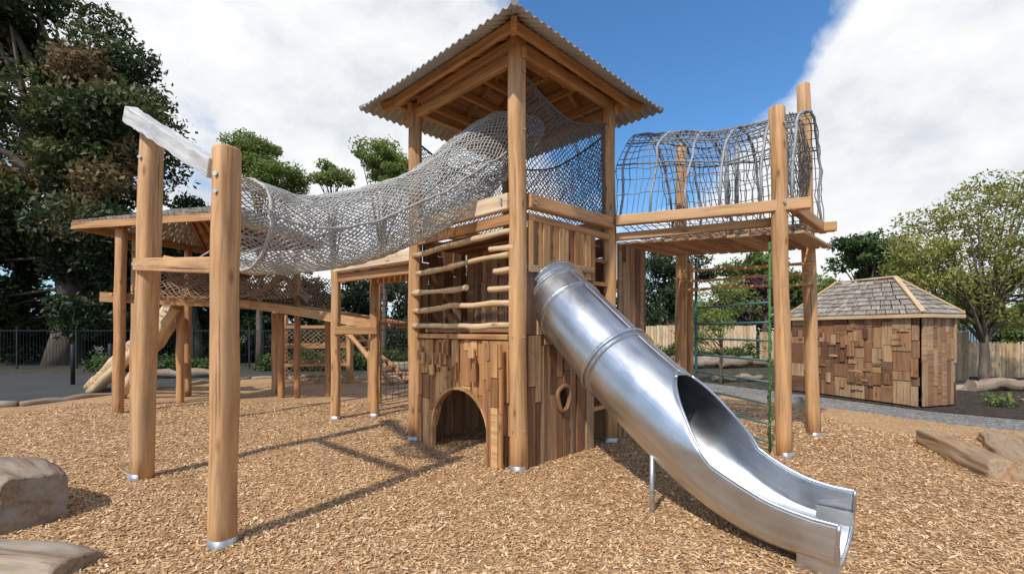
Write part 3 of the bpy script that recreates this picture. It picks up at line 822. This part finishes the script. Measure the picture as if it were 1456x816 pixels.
# ================================================================== FENCES
def fence_boards(name,a,b,h,w,mat,gap=.012,jit=.03):
    mb=MB(); a=Vector(a);b=Vector(b); d=b-a; L=d.length; k=int(L/w); d.normalize()
    n=d.cross(Z)
    for i in range(k):
        c=a+d*(i+.5)*w; hh=h+random.uniform(-jit,jit)
        mb.boxax(c+V(0,0,hh/2)+n*random.uniform(0,.01),hh,w-gap,.02,Z,d,n,None)
    mb.beam(a+V(0,0,h*.8)-n*.04,b+V(0,0,h*.8)-n*.04,.04,.08,.2); mb.beam(a+V(0,0,h*.25)-n*.04,b+V(0,0,h*.25)-n*.04,.04,.08,.2)
    return mb.build(name,[mat])
fence_boards('paling_fence',(4.5,23,0),(11.5,21.5,0),1.75,.14,M_PALE)
fence_boards('paling_fence',(11.6,21.4,0),(13.5,13.5,0),1.45,.14,M_PALE)
fence_boards('paling_fence',(13.6,15.2,0),(26,12.5,0),1.12,.05,M_PALE,gap=.004,jit=.05)
mb=MB()
for i in range(16): mb.beam(V(15.6+i*.1,16.6,.7),V(15.6+i*.1,16.6,1.72),.05,.02,.5)
mb.beam(V(15.5,16.63,1.6),V(17.2,16.63,1.6),.03,.04); mb.beam(V(15.5,16.63,.8),V(17.2,16.63,.8),.03,.04)
mb.beam(V(15.55,16.66,0),V(15.55,16.66,1.7),.05,.05); mb.beam(V(17.15,16.66,0),V(17.15,16.66,1.7),.05,.05)
mb.build('slatted_gate',[M_PURL])
mb=MB()
fa=V(-26,17.5,0); fb=V(4.4,19.5,0); d=(fb-fa).normalized(); L=(fb-fa).length
for i in range(int(L/.12)):
    p=fa+d*i*.12; mb.tube([p+V(0,0,.1),p+V(0,0,1.55)],.006,4,.5,0,False)
for i in range(int(L/2.2)+1):
    p=fa+d*i*2.2; mb.beam(p,p+V(0,0,1.65),.05,.05,.5,0,up=d)
for z in(.12,1.5): mb.beam(fa+V(0,0,z),fb+V(0,0,z),.025,.03,.5,0)
mb.build('steel_fence',[M_DARK])
mb=MB()
for x,y in((-12.2,12.7),(-11.6,13.2)):
    mb.tube([V(x,y,-.1),V(x,y,1.1),V(x,y,1.12)],[.05,.05,.035],12,.5,0)
mb.build('bollards',[M_DARK])

# ================================================================== GROUND
def gz(x,y):
    return .012+.022*(mnoise.noise(Vector((x*.9,y*.9,3)))+.6)+.012*(mnoise.noise(Vector((x*2.6,y*2.6,7)))+.5)
def sheet(name,pts,z,mat):
    me=bpy.data.meshes.new(name); me.from_pydata([(x,y,z) for x,y in pts],[],[tuple(range(len(pts)))]); me.update()
    me.materials.append(mat); o=bpy.data.objects.new(name,me); SC.collection.objects.link(o); return o
def ground_mat(name,stops,vs,bs=.6,bd=.03,rough=.95,patch=1.0,edge=(.5,.46,.42)):
    m,nt,b=new_mat(name); tc=nt.nodes.new('ShaderNodeTexCoord')
    v=tc.outputs['Object']
    n0=noise(nt,v,vs*.35,2,.5)
    ad=nt.nodes.new('ShaderNodeVectorMath'); ad.operation='MULTIPLY_ADD'
    nt.links.new(n0.outputs['Color'],ad.inputs[0]); ad.inputs[1].default_value=(.06,)*3; nt.links.new(v,ad.inputs[2])
    vo=nt.nodes.new('ShaderNodeTexVoronoi'); vo.inputs['Scale'].default_value=vs
    nt.links.new(ad.outputs[0],vo.inputs['Vector'])
    sx=nt.nodes.new('ShaderNodeSeparateColor'); nt.links.new(vo.outputs['Color'],sx.inputs[0])
    c=ramp(nt,sx.outputs[0],stops)
    n=noise(nt,v,.6*patch,6,.6); p=ramp(nt,n.outputs['Fac'],[(.3,(.78,.75,.72)),(.55,(1,1,1)),(.75,(1.1,1.09,1.08))])
    c=mix(nt,1,c,p,'MULTIPLY')
    e=ramp(nt,vo.outputs['Distance'],[(0,(1,1,1)),(.75,edge)]); c=mix(nt,.8,c,e,'MULTIPLY')
    nt.links.new(c,b.inputs['Base Color']); b.inputs['Roughness'].default_value=rough
    mx=nt.nodes.new('ShaderNodeMath'); mx.operation='ADD'; nt.links.new(sx.outputs[1],mx.inputs[0]); nt.links.new(n.outputs['Fac'],mx.inputs[1])
    bump(nt,b,mx.outputs[0],bs,bd); return m
M_MULCH=ground_mat('woodchip',[(0,(.27,.14,.058)),(.35,(.48,.275,.125)),(.7,(.62,.385,.19)),(1,(.76,.53,.31))],62,.6,.012,edge=(.66,.60,.54))
M_GRAV=ground_mat('gravel',[(0,(.14,.14,.135)),(.5,(.27,.265,.25)),(1,(.48,.46,.43))],30,.6,.02)
M_ASPH=ground_mat('asphalt',[(0,(.05,.05,.05)),(1,(.09,.088,.085))],60,.4,.01)
M_BED=ground_mat('dark_mulch',[(0,(.02,.014,.01)),(.6,(.05,.032,.02)),(1,(.12,.075,.045))],22,1,.05)
M_EARTH=ground_mat('earth_and_grass',[(0,(.03,.035,.015)),(.5,(.065,.062,.03)),(1,(.12,.10,.06))],9,1,.05)
sheet('ground',[(-300,-100),(300,-100),(300,500),(-300,500)],0,M_EARTH)
MP=[(-13,-4),(13,-4),(10.5,4),(7.45,6.6),(7.0,7.0),(6.16,8.5),(4.7,10.8),(3,13),(0,14.5),(-3.5,15.2),(-8.0,13.9),(-9.0,11.0),(-9.6,8.8),(-12.5,7.6)]
bm=bmesh.new(); f_=bm.faces.new([bm.verts.new((x,y,.01)) for x,y in MP]); bm.normal_update()
for co_,no_ in [((i*.3,0,0),(1,0,0)) for i in range(-43,44)]+[((0,i*.3,0),(0,1,0)) for i in range(-13,51)]:
    bmesh.ops.bisect_plane(bm,geom=bm.verts[:]+bm.edges[:]+bm.faces[:],plane_co=co_,plane_no=no_,dist=1e-4)
for v in bm.verts: v.co.z=gz(v.co.x,v.co.y)
me=bpy.data.meshes.new('woodchip_ground'); bm.to_mesh(me); bm.free()
for p in me.polygons: p.use_smooth=True
me.materials.append(M_MULCH); o=bpy.data.objects.new('woodchip_ground',me); SC.collection.objects.link(o)
sheet('gravel_path',[(10.5,4),(12.5,5.2),(8.9,7.3),(7.7,8.5),(6.8,10.6),(5.6,13),(4.5,17),(0,17),(0,14.4),(3,12.9),(4.6,10.7),(6.1,8.4),(6.95,6.95),(7.4,6.5)],.004,M_GRAV)
sheet('asphalt_path',[(-30,7),(-12.5,7.7),(-9.6,8.9),(-9.0,11.1),(-8.0,14.0),(-3.5,15.3),(-3.5,16),(-12,16),(-30,15)],.004,M_ASPH)
sheet('garden_bed',[(12.6,5.3),(30,8),(30,14),(13.5,15),(9.8,13.5),(6.9,13),(6.9,10.6),(7.8,8.6),(9,7.4)],.006,M_BED)
def chips(name,n,sampler,mat,l=(.006,.020)):
    xy=sampler(n); n=len(xy)
    yaw=rng.uniform(0,2*np.pi,n); pit=rng.normal(0,.25,n); rol=rng.normal(0,.35,n)
    L=rng.uniform(l[0],l[1],n)*np.clip(.75+.06*xy[:,1],.8,1.4); W=L*rng.uniform(.22,.55,n)
    d=np.stack([np.cos(yaw)*np.cos(pit),np.sin(yaw)*np.cos(pit),np.sin(pit)],1)
    s=np.stack([-np.sin(yaw),np.cos(yaw),rol],1); s/=np.linalg.norm(s,axis=1)[:,None]
    zz=np.array([gz(a,b) for a,b in xy])
    c=np.stack([xy[:,0],xy[:,1],zz+.004+rng.uniform(0,.010,n)],1)
    t=rng.uniform(0,1,n); k1=rng.uniform(.5,1,(n,1)); k2=rng.uniform(.5,1,(n,1))
    d=d*L[:,None]; s=s*W[:,None]
    v=np.stack([c-d-s*k1,c+d-s*k2,c+d+s*k1,c-d+s*k2],1).reshape(-1,3)
    return raw_mesh(name,v,t,mat)
mc,nt,b=new_mat('chip'); t=attr(nt,'tint').outputs['Fac']
cc=ramp(nt,t,[(0,(.27,.135,.055)),(.22,(.48,.275,.125)),(.7,(.64,.41,.205)),(.93,(.78,.56,.33)),(1,(.82,.69,.50))]); nt.links.new(cc,b.inputs['Base Color']); b.inputs['Roughness'].default_value=.85
def samp(n):
    y=1.3+ (rng.uniform(0,1,n)**1.7)*8.0; x=rng.uniform(-1,1,n)*(1.15*y+.4)
    k=(x<6.3)&((y<6.5)|(x<5.4))&(x>-8.8); return np.stack([x,y],1)[k]
chips('loose_woodchips',290000,samp,mc)

# ================================================================== VEGETATION
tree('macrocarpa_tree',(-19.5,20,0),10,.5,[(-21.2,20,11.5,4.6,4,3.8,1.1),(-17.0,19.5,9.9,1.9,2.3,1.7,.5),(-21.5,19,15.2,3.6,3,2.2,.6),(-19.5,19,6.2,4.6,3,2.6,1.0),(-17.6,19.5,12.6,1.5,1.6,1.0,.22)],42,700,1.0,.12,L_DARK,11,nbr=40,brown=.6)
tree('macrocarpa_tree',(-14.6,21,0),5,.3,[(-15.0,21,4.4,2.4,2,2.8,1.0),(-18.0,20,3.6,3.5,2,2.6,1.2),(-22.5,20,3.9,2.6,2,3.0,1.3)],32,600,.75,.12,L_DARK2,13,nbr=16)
tree('gum_tree',(-11.0,20,0),7.5,.12,[(-11.2,20,9.0,1.3,1.1,.95),(-10.3,20,8.2,1.2,1,.8,.9)],34,300,.42,.07,L_GUM,21)
tree('gum_tree',(-8.0,20.5,0),7,.09,[(-8.0,20.5,8.4,.85,.7,.5)],16,260,.36,.065,L_GUM,22)
tree('gum_tree',(-5.6,20,0),7,.11,[(-5.8,20,9.0,.95,.9,.85),(-5.0,20,8.3,1.1,.9,.7,.9)],28,280,.4,.07,L_GUM,23)
tree('yellow_green_tree',(12.9,12.5,0),2.6,.10,[(12.6,12.5,4.1,1.8,1.5,1.5),(14.0,12.5,4.7,1.7,1.4,1.5),(11.6,12.7,3.3,1.2,1.1,1.0,.7),(13.4,12.5,2.4,2.0,1.3,1.0,.9)],34,180,.42,.05,L_YEL,31,nbr=60,barkt=.7)
tree('gum_tree',(24,31,0),5,.25,[(23.8,31,6.6,2.4,2,1.7),(26.5,31,5.6,2.5,2,1.7)],22,340,.7,.14,L_MID,24)
tree('young_tree',(5.9,12.9,0),1.8,.04,[(5.9,12.9,2.2,1.0,.8,.85),(5.4,12.9,1.6,.7,.6,.6,.6)],24,130,.26,.045,L_GUM,41,nbr=18)
tree('plum_tree',(11.6,22.8,0),2,.12,[(11.6,22.8,3.1,1.6,1.3,1.2)],24,340,.5,.08,L_PLUM,42)
tree('green_tree',(15.0,27,0),3,.2,[(14.6,27,4.9,2.2,1.6,2.2),(17.5,27,3.6,2.0,1.6,1.6)],24,400,.7,.11,L_LIME,43)
tree('green_tree',(9.2,27,0),3,.2,[(9.0,27,4.2,2.6,1.6,2.4)],28,400,.7,.11,L_DARK2,44)
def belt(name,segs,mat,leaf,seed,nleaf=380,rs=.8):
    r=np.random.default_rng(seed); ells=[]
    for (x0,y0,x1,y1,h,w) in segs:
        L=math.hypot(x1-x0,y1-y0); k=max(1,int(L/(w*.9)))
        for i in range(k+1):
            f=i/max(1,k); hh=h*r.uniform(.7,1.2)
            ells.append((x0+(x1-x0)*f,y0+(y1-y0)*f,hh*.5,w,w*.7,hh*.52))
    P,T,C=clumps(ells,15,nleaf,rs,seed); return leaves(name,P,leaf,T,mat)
belt('distant_tree_line',[(-24,27,-3,26,4.6,2.2),(-3,27,7,27,4.2,2.0)],L_DARK2,.13,51)
belt('distant_trees',[(6,34,44,32,4.6,2.6),(30,26,44,18,4,2.4)],L_MID,.15,52,260)
belt('hedge',[(-27,22,-12,21.5,2.4,1.4),(-12,22,3,22,1.8,1.1)],L_DARK2,.1,53,300,.5)
belt('garden_hedge',[(16,19,30,16,1.6,1.0)],L_MID,.1,56,260,.5)
belt('garden_shrubs',[(-9,17.2,-2,17.6,.7,.5),(4.5,20,10,19.5,.9,.6),(-15,16.8,-11,16.9,.45,.5)],L_MID,.05,54,110,.3)
def tuft(name,c,n,h,seed,mat=L_LIME):
    r=np.random.default_rng(seed); P=np.array(c)+r.normal(size=(n,3))*np.array([.16,.16,.09])*h/.3+np.array([0,0,h*.5])
    P[:,2]=np.abs(P[:,2]); leaves(name,P,.05,r.uniform(.2,1,n),mat)
for i,(x,y) in enumerate(((9.6,9.0),(10.4,8.7),(9.9,12.0),(11.8,10.0))): tuft('small_plant',(x,y,0),160,.25,60+i)

# ================================================================== WORLD / LIGHT / CAMERA
sund=V(-.50,-.80,1.02).normalized()
el=math.asin(sund.z); rot=math.atan2(sund.x,sund.y)
w=bpy.data.worlds.new('World'); SC.world=w; w.use_nodes=True; nt=w.node_tree; nt.nodes.clear()
out=nt.nodes.new('ShaderNodeOutputWorld'); bg=nt.nodes.new('ShaderNodeBackground'); nt.links.new(bg.outputs[0],out.inputs[0])
sky=nt.nodes.new('ShaderNodeTexSky'); sky.sky_type='NISHITA'; sky.sun_disc=False; sky.sun_elevation=el; sky.sun_rotation=rot
sky.air_density=1.2; sky.dust_density=.3; sky.ozone_density=3
tc=nt.nodes.new('ShaderNodeTexCoord'); D=tc.outputs['Generated']
n1=noise(nt,mapping(nt,D,(1,1,1.5)),3.6,12,.58,.12)
n2=noise(nt,mapping(nt,D,(1,1,1.7)),4.2,9,.6,.1)
val=n1.outputs['Fac']
def madd(a,b):
    m=nt.nodes.new('ShaderNodeMath'); m.operation='ADD'; nt.links.new(a,m.inputs[0]); nt.links.new(b,m.inputs[1]); return m.outputs[0]
def blob(px,py,rad,wt):
    d=V(px-728,650,470-py).normalized()
    dp=nt.nodes.new('ShaderNodeVectorMath'); dp.operation='DOT_PRODUCT'; nt.links.new(D,dp.inputs[0]); dp.inputs[1].default_value=d
    mr=nt.nodes.new('ShaderNodeMapRange'); mr.interpolation_type='SMOOTHSTEP'
    mr.inputs['From Min'].default_value=math.cos(math.radians(rad)); mr.inputs['From Max'].default_value=1
    mr.inputs['To Min'].default_value=0; mr.inputs['To Max'].default_value=wt
    nt.links.new(dp.outputs['Value'],mr.inputs['Value']); return mr.outputs[0]
for bb in((470,200,22,.24),(610,50,15,.2),(430,60,10,.12),(160,-20,16,.16),(1400,200,20,.26),(1200,210,12,.15),(1110,330,16,.12),(1330,110,12,.12),(840,10,8,.08),(1210,50,6,.12),(130,120,20,.1),
          (930,60,20,-.28),(1010,120,14,-.13),(310,75,9,-.28),(1290,10,10,-.12),(250,210,6,-.2),(1440,15,8,-.1),(1200,330,7,-.06),(560,130,5,-.06)):
    val=madd(val,blob(*bb))
cf=ramp(nt,val,[(.43,(0,0,0)),(.52,(.45,.45,.45)),(.60,(.92,.92,.92)),(.70,(1,1,1))])
cc=ramp(nt,n2.outputs['Fac'],[(.32,(4.9,5.15,5.6)),(.46,(6.2,6.3,6.5)),(.62,(7.1,7.1,7.1))])
skc=mix(nt,1.0,sky.outputs[0],(.56,.90,1.16),'MULTIPLY')
col=mix(nt,cf,skc,cc)
nt.links.new(col,bg.inputs[0]); bg.inputs[1].default_value=.145
sl_=bpy.data.lights.new('sun','SUN'); sl_.energy=3.9; sl_.angle=math.radians(1.5); sl_.color=(1,.95,.87)
so=bpy.data.objects.new('sun',sl_); so.rotation_euler=(-sund).to_track_quat('-Z','Y').to_euler(); SC.collection.objects.link(so)
cam=bpy.data.cameras.new('camera'); cam.sensor_width=36; cam.lens=36*650/1456; cam.shift_y=62/1456; cam.clip_end=2000; cam.clip_start=.05
co=bpy.data.objects.new('camera',cam); co.location=(0,0,1.5); co.rotation_euler=(math.radians(90),0,0); SC.collection.objects.link(co); SC.camera=co
SC.view_settings.view_transform='Standard'; SC.view_settings.look='None'; SC.view_settings.exposure=0
